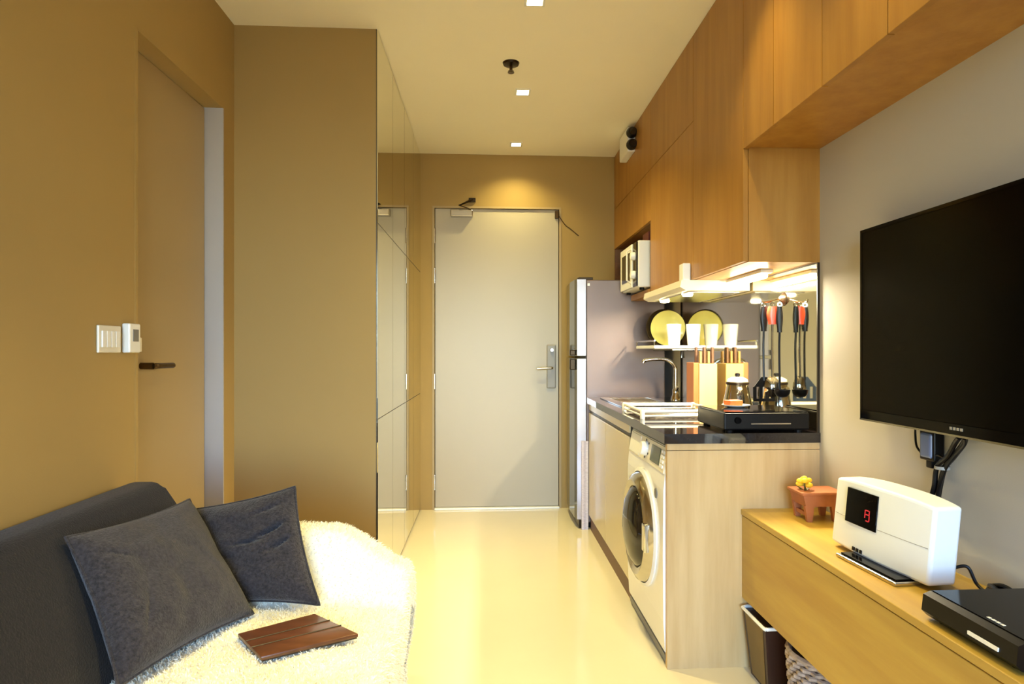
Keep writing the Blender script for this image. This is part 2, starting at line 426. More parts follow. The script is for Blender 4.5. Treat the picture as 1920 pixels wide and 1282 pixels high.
# ------------------------------------------------------------------ microwave in the niche
NZ = SZ + .035
mw = thing('microwave', 'white microwave oven in the oak wall niche', 'microwave', (1.03, 3.9, NZ))
my0, my1, mx0, mx1, mz0, mz1 = 3.70, 4.135, .868, 1.19, NZ + .014, NZ + .285
obj('body', box(B(), mx0, mx1, my0, my1, mz0, mz1, .006), 'white_plastic', mw)
obj('door', box(B(), mx0 - .016, mx0, my0 + .11, my1 - .004, mz0 + .006, mz1 - .006, .004), 'white_plastic', mw)
obj('window', box(B(), mx0 - .018, mx0 - .015, my0 + .15, my1 - .06, mz0 + .05, mz1 - .05), 'dark_glass', mw)
obj('control_panel', box(B(), mx0 - .010, mx0, my0 + .006, my0 + .104, mz0 + .006, mz1 - .006, .003), 'dark_glass', mw)
for z in (mz0 + .075, mz0 + .185):
    obj('knob', lathe(B(), [(0, -.026), (.020, -.026), (.024, -.010), (.024, 0), (0, 0)], (mx0 - .008, my0 + .055, z), 'X', 20), 'white_plastic', mw, smooth=True)
tube_ = B(); tube(tube_, [(mx0 - .012, my0 + .125, mz0 + .03), (mx0 - .04, my0 + .125, mz0 + .05), (mx0 - .04, my0 + .125, mz1 - .05), (mx0 - .012, my0 + .125, mz1 - .03)], .006, 8)
obj('handle', tube_, 'cream_plastic', mw, smooth=True)
for x in (mx0 + .03, mx1 - .03):
    for y in (my0 + .04, my1 - .04):
        obj('foot', cyl(B(), (x, y, NZ), (x, y, mz0 + .002), .014, seg=12), 'black_plastic', mw)
bx = thing('food_carton', 'small dark red carton lying on top of the microwave', 'carton', (1.0, 3.78, mz1))
obj('box', box(B(), .93, 1.07, 3.71, 3.85, mz1, mz1 + .055, .002), 'dark_red', bx)
obj('print', box(B(), .95, .99, 3.708, 3.7105, mz1 + .012, mz1 + .045), 'cream_plastic', bx)
obj('print', box(B(), 1.01, 1.04, 3.708, 3.7105, mz1 + .010, mz1 + .035), 'cream_plastic', bx)

# ------------------------------------------------------------------ slim range hood and under-cabinet lamp
hd = thing('range_hood', 'slim cream range hood under the oak wall cabinet', 'range hood', (1.03, 3.2, 1.425))
bm = B(); prism(bm, [(.874, 1.445), (.880, 1.4765), (1.20, 1.4765), (1.20, 1.430), (.90, 1.430)], 'Y', 2.90, 3.60)
obj('body', bm, 'cream_plastic', hd)
obj('filter', box(B(), .93, 1.17, 2.95, 3.55, 1.425, 1.431), 'steel', hd)
for y in (3.05, 3.45):
    obj('lamp_cover', lathe(B(), [(0, -.014), (.022, -.012), (.028, 0), (0, 0)], (.955, y, 1.427), 'Z', 20), 'lamp_glow', hd, smooth=True)
    l = bpy.data.lights.new('lamp_light', 'SPOT'); l.energy = HOOD_W; l.color = (1, .86, .58); l.shadow_soft_size = .012; l.spot_size = R(165); l.spot_blend = .4
    lo = bpy.data.objects.new('lamp_light', l); C.objects.link(lo); lo.parent = hd; lo.location = Vector((.955, y, 1.409)) - hd.location
obj('switch_box', box(B(), .888, .925, 2.905, 2.965, 1.475, 1.555, .005), 'white_plastic', hd)
ul = thing('under_cabinet_lamp', 'glowing lamp tube under the tall oak wall cabinet', 'lamp', (1.10, 2.70, SZ))
obj('holder', box(B(), 1.08, 1.13, 2.50, 2.88, SZ - .014, SZ, .002), 'white_plastic', ul)
obj('tube', cyl(B(), (1.105, 2.52, SZ - .024), (1.105, 2.86, SZ - .024), .011, seg=16), 'tube_glow', ul, smooth=True)
l = bpy.data.lights.new('lamp_light', 'AREA'); l.shape = 'RECTANGLE'; l.size = .05; l.size_y = .36; l.energy = UNDER_W; l.color = (1, .86, .58)
lo = bpy.data.objects.new('lamp_light', l); C.objects.link(lo); lo.parent = ul; lo.location = (.0, -.01, -.05)

# ------------------------------------------------------------------ backsplash
bs = thing('backsplash', 'mirrored glass backsplash behind the kitchen counter', 'backsplash', (RX, 3.2, KZ))
obj('glass', box(B(), RX - .006, RX - .0005, KY + .006, 4.0, KZ, SZ), 'splash_mirror', bs)
obj('edge_trim', box(B(), RX - .009, RX - .0005, KY, KY + .006, KZ, SZ), 'dark_edge', bs)
obj('edge_trim', box(B(), RX - .009, RX - .0005, KY + .006, 2.86, SZ - .005, SZ - .0002), 'dark_edge', bs)

# ------------------------------------------------------------------ base units
bm = B(); c0, c1, c2, c3 = .752, 1.008, 3.307, 3.683
box(bm, KX - .012, RX - .0005, KY - .006, c2, KZ - .036, KZ); box(bm, KX - .012, RX - .0005, c3, 4.135, KZ - .036, KZ)
box(bm, KX - .012, c0, c2, c3, KZ - .036, KZ); box(bm, c1, RX - .0005, c2, c3, KZ - .036, KZ)
tag(obj('countertop', bm, 'granite'), 'polished black granite kitchen countertop', 'countertop')
ep = thing('end_panel', 'oak end panel, daylight painted into its tone, closing the kitchen counter beside the washing machine', 'panel', ((KX + RX) / 2, KY + .01, 0))
obj('board', box(B(), KX, RX - .0005, KY, KY + .022, 0, KZ - .062), 'oak_end_daylit', ep)
obj('top_rail', box(B(), KX, RX - .0005, KY, KY + .022, KZ - .060, KZ - .0365), 'oak_end_daylit', ep)
bc = thing('base_cabinet', 'champagne base cabinet under the sink between fridge and washing machine', 'cabinet', ((KX + RX) / 2, 3.52, 0))
bm = B(); box(bm, KX + .02, RX - .0005, 2.935, 2.953, .085, KZ - .037); box(bm, KX + .02, RX - .0005, 4.107, 4.125, .085, KZ - .037)
box(bm, KX + .02, RX - .0005, 2.953, 4.107, .085, .103); box(bm, RX - .01, RX - .0005, 2.953, 4.107, .103, KZ - .037); obj('body', bm, 'champagne', bc)
obj('finger_groove', box(B(), KX + .008, KX + .02, 2.935, 4.125, .75, KZ - .037), 'dark_edge', bc)
obj('rail', box(B(), KX + .001, KX + .008, 2.935, 4.125, .775, KZ - .037), 'champagne', bc)
for a, b in ((2.935, 3.53), (3.53, 4.125)):
    obj('door', box(B(), KX, KX + .02, a + .001, b - .001, .095, .755, .0015, 1), 'champagne', bc)
obj('plinth', box(B(), KX + .012, KX + .03, 2.935, 4.125, 0, .09), 'plinth', bc)

# ------------------------------------------------------------------ washing machine
wy0, wy1, wz1, wx = KY + .026, 2.925, .808, .640
wm = thing('washing_machine', 'white front-loading washing machine built in under the counter', 'washing machine', (.92, (wy0 + wy1) / 2, 0))
bm = B(); n = 14
prof = [(wx + .03, .035), (wx + .004, .05), (wx - .002, .16), (wx - .004, .40), (wx - .002, .64), (wx + .004, .70), (wx + .022, wz1 - .012), (wx + .05, wz1), (1.18, wz1), (1.18, .035)]
prism(bm, prof, 'Y', wy0, wy1); obj('body', bm, 'white_gloss', wm)
obj('kick_strip', box(B(), wx + .006, wx + .03, wy0 + .01, wy1 - .01, .012, .036), 'grey_plastic', wm)
for x in (wx + .06, 1.12):
    for y in (wy0 + .06, wy1 - .06): obj('foot', cyl(B(), (x, y, 0), (x, y, .036), .022, seg=14), 'black_plastic', wm)
cy, cz = (wy0 + wy1) / 2 + .01, .43
ring = obj('door_ring', lathe(B(), [(.165, .010), (.216, .010), (.222, -.008), (.212, -.030), (.190, -.042), (.165, -.034)], (wx - .004, cy, cz), 'X', 48), 'steel', wm, smooth=True)
obj('door_glass', lathe(B(), [(0, -.075), (.06, -.073), (.12, -.060), (.155, -.040), (.166, -.020), (.166, 0), (0, 0)], (wx - .004, cy, cz), 'X', 48), 'dark_glass', wm, smooth=True)
obj('outer_ring', lathe(B(), [(.222, .008), (.236, .004), (.238, -.006), (.224, -.012)], (wx - .004, cy, cz), 'X', 48), 'white_plastic', wm, smooth=True)
obj('door_handle', box(B(), wx - .050, wx - .030, cy - .212, cy - .17, cz - .05, cz + .06, .006), 'chrome', ring)
obj('door_hinge', box(B(), wx - .034, wx - .004, cy + .19, cy + .235, cz - .06, cz + .05, .006), 'dark_metal', ring)
def on_panel(z, d): return wx + .004 + (z - .70) / .096 * .018 - d
Mp = Matrix.Translation((wx + .013, 0, .75)) @ Matrix.Rotation(R(10), 4, 'Y')
obj('control_panel', box(B(), -.004, .006, wy0 + .012, wy1 - .012, -.052, .044, .002, M=Mp), 'cream_plastic', wm)
obj('display', box(B(), -.007, -.003, wy0 + .085, wy0 + .215, -.034, .030, .001, M=Mp), 'display_green', wm)
for i in range(4):
    for j in range(2):
        obj('button', box(B(), -.008, -.003, wy0 + .030 + j * .024, wy0 + .046 + j * .024, -.036 + i * .018, -.024 + i * .018, .001, M=Mp), 'white_plastic', wm)
dk = B(); lathe(dk, [(0, -.026), (.026, -.026), (.031, -.006), (.031, 0), (0, 0)], (-.003, wy0 + .30, 0), 'X', 24)
bmesh.ops.transform(dk, matrix=Mp, verts=dk.verts); dial = obj('program_dial', dk, 'white_plastic', wm, smooth=True)
for k in range(5):
    a = k * 1.2; obj('program_mark', box(B(), -.006, -.003, wy0 + .30 + .042 * math.cos(a) - .005, wy0 + .30 + .042 * math.cos(a) + .005, .036 * math.sin(a) - .004, .036 * math.sin(a) + .004, M=Mp), 'black_plastic', wm)
obj('drawer', box(B(), -.007, -.003, wy0 + .40, wy1 - .02, -.045, .036, .001, M=Mp), 'white_plastic', wm)
obj('badge', lathe(B(), [(0, -.004), (.018, -.004), (.020, 0), (0, 0)], (wx - .002, wy0 + .10, .61), 'X', 20), 'grey_plastic', wm, smooth=True)

# ------------------------------------------------------------------ fridge
fy0, fy1 = 4.15, 4.67
fr = thing('refrigerator', 'tall silver two-door refrigerator beside the entrance door', 'refrigerator', (.88, 4.41, 0))
obj('body', box(B(), .632, 1.151, fy0, fy1, .04, 1.615, .006), 'fridge_side', fr)
for z0, z1 in ((.06, 1.105), (1.120, 1.62)):
    bm = B(); prism(bm, [(.628, fy0), (.628, fy1), (.575, fy1), (.562, fy1 - .05), (.556, (fy0 + fy1) / 2), (.562, fy0 + .05), (.575, fy0)], 'Z', z0, z1)
    dr = obj('door', bm, 'fridge_front', fr)
    obj('door_side_trim', box(B(), .572, .629, fy0 - .003, fy0 + .001, z0 + .003, z1 - .003), 'fridge_trim', dr)
obj('door_gasket', box(B(), .627, .633, fy0 + .003, fy1 - .003, .06, 1.615), 'black_plastic', fr)
for z0, z1 in ((1.03, 1.10), (1.125, 1.16)):
    obj('handle', box(B(), .530, .566, fy0 + .03, fy0 + .07, z0, z1, .005), 'dark_metal', fr)
obj('hinge_cap', box(B(), .58, .68, fy0 + .02, fy0 + .08, 1.615, 1.634, .004), 'dark_metal', fr)
obj('brand_badge', box(B(), .640, .655, fy0 - .003, fy0 + .001, 1.575, 1.592), 'ceramic', fr)
obj('kick_plate', box(B(), .585, .64, fy0 + .01, fy1 - .01, .004, .058), 'dark_metal', fr)
for x in (.66, 1.1):
    for y in (fy0 + .05, fy1 - .05): obj('foot', cyl(B(), (x, y, 0), (x, y, .042), .02, seg=12), 'black_plastic', fr)
fb = B(); prism(fb, [(.600, fy0 - .016), (.612, fy0 - .020), (.626, fy0 - .015), (.642, fy0 - .020), (.642, fy0 - .006), (.600, fy0 - .005)], 'Z', .0, .57)  # added strip, stands in for the reflection on the fridge door side
tag(obj('door_reflection_strip', fb, 'door_reflection'), 'narrow pale strip painted in for the reflecting side of the fridge door', 'painted reflection')

# ------------------------------------------------------------------ sink and tap
sk = thing('sink', 'stainless steel sink set in the black counter near the fridge', 'sink', (.94, 3.62, KZ))
sx0, sx1, sy0, sy1 = .705, 1.055, 3.26, 4.06
bm = B(); box(bm, sx0, sx1, sy0, sy0 + .05, KZ, KZ + .008, .002, 1); box(bm, sx0, sx1, sy1 - .05, sy1, KZ, KZ + .008, .002, 1)
box(bm, sx0, sx0 + .05, sy0 + .05, sy1 - .05, KZ, KZ + .008, .002, 1); box(bm, sx1 - .05, sx1, sy0 + .05, sy1 - .05, KZ, KZ + .008, .002, 1)
obj('rim', bm, 'steel', sk)
bm = B(); q0, q1, q2, q3, zb = .753, 1.007, 3.308, 3.682, KZ - .15
box(bm, q0, q1, q2, q3, zb, zb + .003); box(bm, q0, q0 + .003, q2, q3, zb, KZ + .001); box(bm, q1 - .003, q1, q2, q3, zb, KZ + .001); box(bm, q0, q1, q2, q2 + .003, zb, KZ + .001); box(bm, q0, q1, q3 - .003, q3, zb, KZ + .001)
obj('basin', bm, 'steel', sk)
for k in range(7):
    y = sy0 + .46 + k * .04; obj('drain_ridge', box(B(), sx0 + .06, sx1 - .06, y, y + .014, KZ + .0005, KZ + .006, .002, 1), 'steel', sk)
obj('drainboard', box(B(), sx0 + .05, sx1 - .05, sy0 + .43, sy1 - .05, KZ + .0003, KZ + .0025), 'steel', sk)
obj('strainer', lathe(B(), [(0, .006), (.03, .006), (.042, .003), (.045, 0), (0, 0)], ((sx0 + sx1) / 2, sy0 + .22, KZ - .147), 'Z', 24), 'dark_metal', sk, smooth=True)
tp = thing('kitchen_tap', 'chrome swan-neck kitchen tap behind the sink', 'tap', (1.10, 3.74, KZ + .008))
bm = B(); x, y, z = 1.10, 3.74, KZ + .008
obj('base', lathe(B(), [(0, 0), (.028, 0), (.026, .02), (.019, .035), (.019, .07), (0, .07)], (x, y, z)), 'chrome', tp, smooth=True)
tube(bm, bez([(x, y, z + .05), (x, y, z + .15), (x - .005, y, z + .20), (x - .04, y, z + .235), (x - .10, y, z + .245), (x - .18, y, z + .238), (x - .195, y, z + .222)]), .011, 12)
obj('spout', bm, 'chrome', tp, smooth=True)
obj('lever', tube(B(), [(x, y, z + .05), (x, y - .05, z + .085)], [.009, .006], 10), 'chrome', tp, smooth=True)

# low dish drainer frame on the counter in front of the sink
dd = thing('dish_drainer', 'low pale wire dish drainer on the counter in front of the sink', 'dish rack', (.86, 3.02, KZ))
dx0, dx1, dy0, dy1 = .68, 1.03, 2.82, 3.20
bm = B()
for z in (.012, .032):
    tube(bm, [(dx0, dy0, KZ + z), (dx1, dy0, KZ + z), (dx1, dy1, KZ + z), (dx0, dy1, KZ + z), (dx0, dy0, KZ + z)], .008 if z > .02 else .005, 8)
obj('frame', bm, 'cream_plastic', dd, smooth=True)
for k in range(8):
    yy = dy0 + .035 + k * .044; obj('wire', tube(B(), [(dx0, yy, KZ + .012), (dx1, yy, KZ + .012)], .003, 6), 'steel', dd, smooth=True)
for x in (dx0, dx1):
    for y in (dy0, dy1): obj('foot', lathe(B(), [(0, 0), (.011, 0), (.011, .036), (.007, .042), (0, .042)], (x, y, KZ), 'Z', 12), 'cream_plastic', dd, smooth=True)

# ------------------------------------------------------------------ wall shelf with plates and cups
sh = thing('plate_shelf', 'small white wall shelf holding cups and plates above the sink', 'shelf', (1.05, 3.72, 1.165))
obj('board', box(B(), .915, RX - .007, 3.52, 3.96, 1.166, 1.184, .003, 1), 'white_plastic', sh)
obj('front_rail', tube(B(), [(.918, 3.52, 1.21), (.918, 3.96, 1.21)], .005, 8), 'steel', sh, smooth=True)
for y in (3.53, 3.95):
    obj('rail_post', cyl(B(), (.918, y, 1.18), (.918, y, 1.21), .004, seg=8), 'steel', sh)
    obj('bracket', tube(B(), [(RX - .0135, y, 1.11), (RX - .0135, y, 1.159), (1.02, y, 1.159)], .006, 8), 'steel', sh, smooth=True)
def plate(x, y, r, label, m='plate_yellow'):
    t = thing('dinner_plate', label, 'plate', (x, y, 1.184), 0, 'plates on the wall shelf')
    pr = [(0, .004), (r * .62, .004), (r * .70, .0), (r * .98, -.012), (r, -.010), (r * .98, -.006), (r * .72, .008), (0, .010)]
    bm = B(); lathe(bm, pr, (0, 0, r + .001), 'Y', 48)
    obj('dish', bm, m, t, False, True)
    return t
plate(1.093, 3.885, .108, 'pale yellow plate standing on the wall shelf behind the cups')
plate(1.078, 3.915, .113, 'dark plate standing behind the pale yellow plate', 'plate_rim')
def cup(x, y, label):
    t = thing('tall_cup', label, 'cup', (x, y, 1.184), 0, 'white cups on the wall shelf')
    obj('wall', lathe(B(), [(0, .0), (.030, .0), (.033, .006), (.042, .118), (.041, .120), (.038, .116), (.030, .010), (0, .008)], seg=32), 'ceramic', t, False, True)
    obj('foot_ring', lathe(B(), [(.022, .0), (.030, 0), (.031, .004), (.022, .004)], seg=32), 'ceramic', t, False, True)
    return t
c0 = cup(1.045, 3.585, 'tall white cup at the open end of the wall shelf')
copy_thing(c0, (1.157, 3.586, 1.184), label='tall white cup standing against the mirrored backsplash')

# ------------------------------------------------------------------ knife block
kb = thing('knife_block', 'wooden knife block on the counter against the backsplash', 'knife block', (1.14, 3.34, KZ))
obj('block', box(B(), 1.09, 1.185, 3.28, 3.42, KZ, KZ + .235, .004), 'knife_block', kb)
obj('side_panel', box(B(), 1.062, 1.09, 3.29, 3.41, KZ, KZ + .240, .003), 'knife_block_side', kb)
for i in range(4):
    for j in range(2):
        x, y = 1.105 + i * .021, 3.31 + j * .07
        k_ = obj('knife_handle', box(B(), x - .006, x + .006, y - .011, y + .011, KZ + .236, KZ + .30 + .02 * ((i + j) % 2), .003), ('skewer', 'plinth')[(i + j) % 2], kb)

# ------------------------------------------------------------------ kettle, black cooker, saucer, sponge
kt = thing('kettle', 'polished steel kettle with a cream lid beside the cooker', 'kettle', (1.118, 2.84, KZ))
obj('body', lathe(B(), [(0, 0), (.066, 0), (.070, .006), (.066, .05), (.052, .12), (.046, .148), (0, .148)], (1.118, 2.84, KZ)), 'chrome', kt, smooth=True)
obj('collar', lathe(B(), [(.047, .148), (.050, .150), (.050, .160), (.044, .163)], (1.118, 2.84, KZ)), 'dark_metal', kt, smooth=True)
ld = obj('lid', lathe(B(), [(.046, .161), (.044, .172), (.026, .182), (0, .184)], (1.118, 2.84, KZ)), 'cream_plastic', kt, smooth=True)
obj('lid_knob', lathe(B(), [(.008, .182), (.012, .192), (.010, .20), (0, .202)], (1.118, 2.84, KZ), seg=16), 'black_plastic', ld, smooth=True)
obj('spout', tube(B(), [(1.108, 2.80, KZ + .11), (1.101, 2.765, KZ + .135)], [.016, .010], 12), 'chrome', kt, smooth=True)
obj('handle', tube(B(), bez([(1.130, 2.878, KZ + .14), (1.148, 2.918, KZ + .145), (1.156, 2.930, KZ + .10), (1.150, 2.916, KZ + .04), (1.140, 2.896, KZ + .03)]), .009, 10), 'black_plastic', kt, smooth=True)

hx0, hx1, hy0, hy1, hz = .862, 1.185, 2.315, 2.62, KZ + .072
hb = thing('hot_plate', 'black portable cooker on the near end of the counter', 'cooker', (1.02, 2.47, KZ))
obj('body', box(B(), hx0, hx1, hy0, hy1, KZ + .008, hz, .006), 'black_plastic', hb)
obj('glass_top', box(B(), hx0 + .006, hx1 - .006, hy0 + .006, hy1 - .006, hz, hz + .004, .001, 1), 'black_gloss', hb)
obj('trim_strip', box(B(), hx0 + .10, hx0 + .25, hy0 - .002, hy0 + .001, KZ + .030, KZ + .034), 'steel', hb)
for k in range(3): obj('knob', lathe(B(), [(0, -.010), (.011, -.010), (.013, 0), (0, 0)], (hx0 + .05 + k * .014 * 0 + k * .0, hy0, KZ + .045), 'Y', 16), 'black_gloss', hb, smooth=True) if k == 0 else None
for x in (hx0 + .03, hx1 - .03):
    for y in (hy0 + .03, hy1 - .03): obj('foot', cyl(B(), (x, y, KZ), (x, y, KZ + .010), .014, seg=12), 'black_plastic', hb)
zs = hz + .004
scr = thing('saucer', 'white saucer on the black cooker', 'saucer', (.985, 2.52, zs))
obj('dish', lathe(B(), [(0, .0), (.030, .0), (.052, .007), (.055, .010), (.050, .010), (.028, .004), (0, .004)]), 'ceramic', scr, False, True)
spg = B(); box(spg, -.032, .032, -.022, .022, 0, .024, .006, 2, M=Matrix.Translation((.975, 2.52, zs + .0045)) @ Matrix.Rotation(.3, 4, 'Z'))
tag(obj('sponge', spg, 'orange', smooth=True), 'orange sponge lying in the white saucer', 'sponge')

# ------------------------------------------------------------------ hanging utensils
HY, HZ_ = 2.572, 1.352
hk = thing('utensil_hook', 'chrome suction hook bar on the mirrored backsplash', 'hook', (RX - .006, HY, HZ_))
obj('suction_cup', lathe(B(), [(0, -.020), (.012, -.018), (.026, -.004), (.028, 0), (0, 0)], (RX - .0065, HY, HZ_ + .012), 'X', 24), 'dark_metal', hk, smooth=True)
obj('bar', tube(B(), bez([(RX - .02, HY, HZ_ + .012), (1.17, HY, HZ_ + .006), (1.14, HY, HZ_), (1.115, HY, HZ_), (1.108, HY, HZ_ + .012)]), .0035, 8), 'chrome', hk, smooth=True)
def tool(name, label, x, rz, handle_m, hw, hl, shaft_m, total, head, dy=0.0):
    t = thing(name, label, 'utensil', (x, HY - .002 + dy, HZ_ - .006), rz, 'kitchen utensils on the hook')
    bm = B(); lathe(bm, [(.006, -.0025), (.010, -.0025), (.010, .0025), (.006, .0025), (.006, -.0025)], (0, 0, -.006), 'Y', 16)
    obj('hang_ring', bm, 'chrome', t, False, True)
    bm = B(); pts = []
    for k in range(9):
        a = k / 8; pts.append((a, hw * (.72 + .28 * math.sin(PI * min(1, a * 1.15)))))
    A = []
    for a, wd_ in pts:
        z = -.014 - a * hl; A.append([bm.verts.new((wd_ * math.cos(q) , .5 * hw * math.sin(q) * .9, z)) for q in [2 * PI * i / 14 for i in range(14)]])
    for P_, Q_ in zip(A, A[1:]):
        for i in range(14): bm.faces.new((P_[i], P_[(i + 1) % 14], Q_[(i + 1) % 14], Q_[i]))
    bm.faces.new(A[0]); bm.faces.new(A[-1])
    obj('handle', bm, handle_m, t, False, True)
    obj('shaft', tube(B(), bez([(0, 0, -.012 - hl), (0, .004, -.08 - hl), (0, 0, -total + .085)]), [.0045] * 17, 8), shaft_m, t, False, True)
    head(t, -total)
    return t
def slotted(t, z):
    outline = lambda a: .014 + .036 * min(1, a * 1.8) ** .8
    bm = B(); n = 10; w_ = .05
    ribs = [-.05, -.034, -.026, -.010, -.002 + .004, .018 - .004, .022 + .004, .038 - .002 + .002, .05]
    # solid fan top
    prism(bm, [(-.012, z + .10), (.012, z + .10), (.044, z + .06), (-.044, z + .06)], 'Y', -.002, .002)
    for x in (-.040, -.0135, .0135, .040): box(bm, x - .007, x + .007, -.002, .002, z + .012, z + .06)
    box(bm, -.047, .047, -.002, .002, z, z + .012)
    obj('slotted_blade', bm, 'black_plastic', t, False)
def spoon(t, z):
    bm = B(); g = []
    for i in range(9):
        row = []
        for k in range(16):
            r = i / 8; q = 2 * PI * k / 16
            row.append(bm.verts.new((.031 * r * math.cos(q), .016 * (r * r - 1) + .004, z + .045 + .045 * r * math.sin(q))))
        g.append(row)
    for A, Q in zip(g[1:], g[2:]):
        for k in range(16): bm.faces.new((A[k], A[(k + 1) % 16], Q[(k + 1) % 16], Q[k]))
    bm.faces.new(g[1])
    for v in g[0]: bm.verts.remove(v)
    bmesh.ops.solidify(bm, geom=bm.faces[:], thickness=.002)
    obj('bowl', bm, 'chrome', t, False, True)
def ladle(t, z):
    bm = B(); lathe(bm, [(0, -.026), (.018, -.022), (.028, -.010), (.031, .006), (.029, .006), (.026, -.009), (.016, -.019), (0, -.023)], (0, -.030, z + .035), 'Z', 24)
    obj('bowl', bm, 'black_plastic', t, False, True)
    obj('neck', tube(B(), bez([(0, 0, z + .10), (0, 0, z + .06), (0, -.002, z + .04)]), .005, 8), 'black_plastic', t, False, True)
tool('slotted_turner', 'black slotted turner hanging nearest the counter front', 1.122, .1, 'black_plastic', .017, .10, 'black_plastic', .40, slotted)
tool('serving_spoon', 'red-handled steel serving spoon hanging between two black utensils', 1.150, -.15, 'red_plastic', .023, .072, 'chrome', .385, spoon, -.017)
tool('soup_ladle', 'black soup ladle hanging against the mirrored backsplash', 1.174, -.1, 'black_plastic', .014, .105, 'black_plastic', .39, ladle, -.030)

# ------------------------------------------------------------------ television
tv = thing('television', 'large black flat-screen television mounted on the right wall', 'television', (1.17, 1.43, .946))
ty0, ty1, tz0, tz1, tx = .94, 1.916, .946, 1.52, 1.14
obj('housing', box(B(), tx + .004, tx + .045, ty0, ty1, tz0, tz1, .004), 'black_plastic', tv)
obj('screen', box(B(), tx, tx + .006, ty0 + .010, ty1 - .010, tz0 + .026, tz1 - .010, .001, 1), 'tv_screen', tv)
bm = B(); box(bm, tx - .001, tx + .006, ty0, ty1, tz0, tz0 + .026); box(bm, tx - .001, tx + .006, ty0, ty1, tz1 - .010, tz1); box(bm, tx - .001, tx + .006, ty0, ty0 + .010, tz0 + .026, tz1 - .01); box(bm, tx - .001, tx + .006, ty1 - .010, ty1, tz0 + .026, tz1 - .01)
obj('bezel', bm, 'black_gloss', tv)
obj('bottom_trim', box(B(), tx - .002, tx + .008, ty0 + .3, ty1, tz0 - .005, tz0), 'steel', tv)
for k in range(4): obj('brand_letter', box(B(), tx - .002, tx - .0008, 1.53 - k * .012 - .008, 1.53 - k * .012, tz0 + .011, tz0 + .018), 'logo_grey', tv)
obj('wall_mount', box(B(), tx + .045, RX - .0005, 1.25, 1.60, 1.05, 1.40), 'black_plastic', tv)

# power adapter and cables below the television
pa = thing('power_adapter', 'blue-grey power adapter hanging on the wall under the television', 'adapter', (1.19, 1.68, .85))
obj('brick', box(B(), 1.178, RX - .001, 1.655, 1.70, .862, .930, .006), 'blue_grey', pa)
obj('casing', box(B(), 1.183, RX - .0008, 1.648, 1.707, .855, .936, .004), 'black_plastic', pa)
obj('plug', box(B(), 1.188, 1.206, 1.664, 1.688, .835, .857, .003), 'black_plastic', pa)
obj('lead', tube(B(), bez([(1.200, 1.748, .938), (1.200, 1.748, .915), (1.195, 1.735, .885), (1.190, 1.705, .868)]), .003, 8), 'black_plastic', pa, smooth=True)
obj('lead', tube(B(), bez([(1.190, 1.652, .872), (1.185, 1.63, .876), (1.19, 1.605, .868)]), .003, 8), 'black_plastic', pa, smooth=True)
cb = thing('cable_bundle', 'thick black cable bundle running from television down to the console', 'cables', (1.19, 1.6, .577))
pth = [(1.175, 1.525, .936), (1.185, 1.545, .918), (1.190, 1.585, .880), (1.192, 1.620, .845), (1.193, 1.640, .79), (1.193, 1.650, .735), (1.193, 1.652, .66), (1.193, 1.65, .60), (1.18, 1.64, .583)]
for dx, dy, r in ((0, 0, .007), (.010, .012, .006), (-.006, .014, .005), (.006, -.008, .005)):
    obj('cable', tube(B(), bez([(a - abs(dx), b + dy * (1.3 if i % 2 else .7), c) for i, (a, b, c) in enumerate(pth)]), r, 8), 'black_plastic', cb, smooth=True)
for i in (3, 5): obj('cable_tie', lathe(B(), [(.0165, -.004), (.018, -.004), (.018, .004), (.0165, .004)], (pth[i][0] - .004, pth[i][1] + .004, pth[i][2]), 'Z', 16), 'logo_grey', cb, smooth=True)

# ------------------------------------------------------------------ floating TV console
cs = thing('tv_console', 'floating oak console shelf along the wall under the television', 'console', (1.07, 1.3, .26))
cy0, cy1 = .25, KY - .001
obj('body', box(B(), SHX + .02, RX - .0005, cy0, cy1, .262, SHZ - .022), 'oak_y', cs)
obj('top_board', box(B(), SHX - .004, RX - .0005, cy0, cy1, SHZ - .020, SHZ, .0015, 1), 'oak_y', cs)
obj('front_panel', box(B(), SHX, SHX + .02, cy0, cy1, .255, SHZ - .024, .001, 1), 'oak_y', cs)

# wooden flower cart
fc = thing('flower_cart', 'small terracotta-coloured wooden planter cart on the console end', 'ornament', (1.11, 2.15, SHZ))
bm = B(); prism(bm, [(1.062, SHZ + .052), (1.180, SHZ + .052), (1.192, SHZ + .092), (1.052, SHZ + .092)], 'Y', 2.10, 2.20)
obj('trough', bm, 'terracotta', fc)
obj('rim', box(B(), 1.046, 1.196, 2.094, 2.206, SHZ + .090, SHZ + .100, .002, 1), 'terracotta', fc)
for x, y in ((1.075, 2.108), (1.075, 2.192), (1.165, 2.108), (1.165, 2.192)):
    bm = B(); prism(bm, [(x - .016, SHZ + .055), (x + .016, SHZ + .055), (x + .009, SHZ), (x - .007, SHZ)], 'Y', y - .007, y + .007)
    obj('leg', bm, 'terracotta', fc)
obj('stretcher', box(B(), 1.068, 1.08, 2.115, 2.185, SHZ + .018, SHZ + .03), 'terracotta', fc)
fl = thing('flower', 'yellow artificial flower in the little planter cart', 'flower', (1.075, 2.15, SHZ + .093))
for k in range(6):
    a = k * PI / 3 + .2; bm = B()
    bmesh.ops.create_uvsphere(bm, u_segments=10, v_segments=6, radius=.013)
    bmesh.ops.scale(bm, vec=(1, .8, .7), verts=bm.verts)
    bmesh.ops.translate(bm, vec=(1.078 + .016 * math.cos(a), 2.145 + .016 * math.sin(a), SHZ + .128 + .010 * math.sin(a * 2)), verts=bm.verts)
    obj('petal', bm, 'flower', fl, smooth=True)
bm = B(); bmesh.ops.create_uvsphere(bm, u_segments=10, v_segments=6, radius=.011); bmesh.ops.translate(bm, vec=(1.078, 2.145, SHZ + .137), verts=bm.verts)
obj('flower_heart', bm, 'flower', fl, smooth=True)
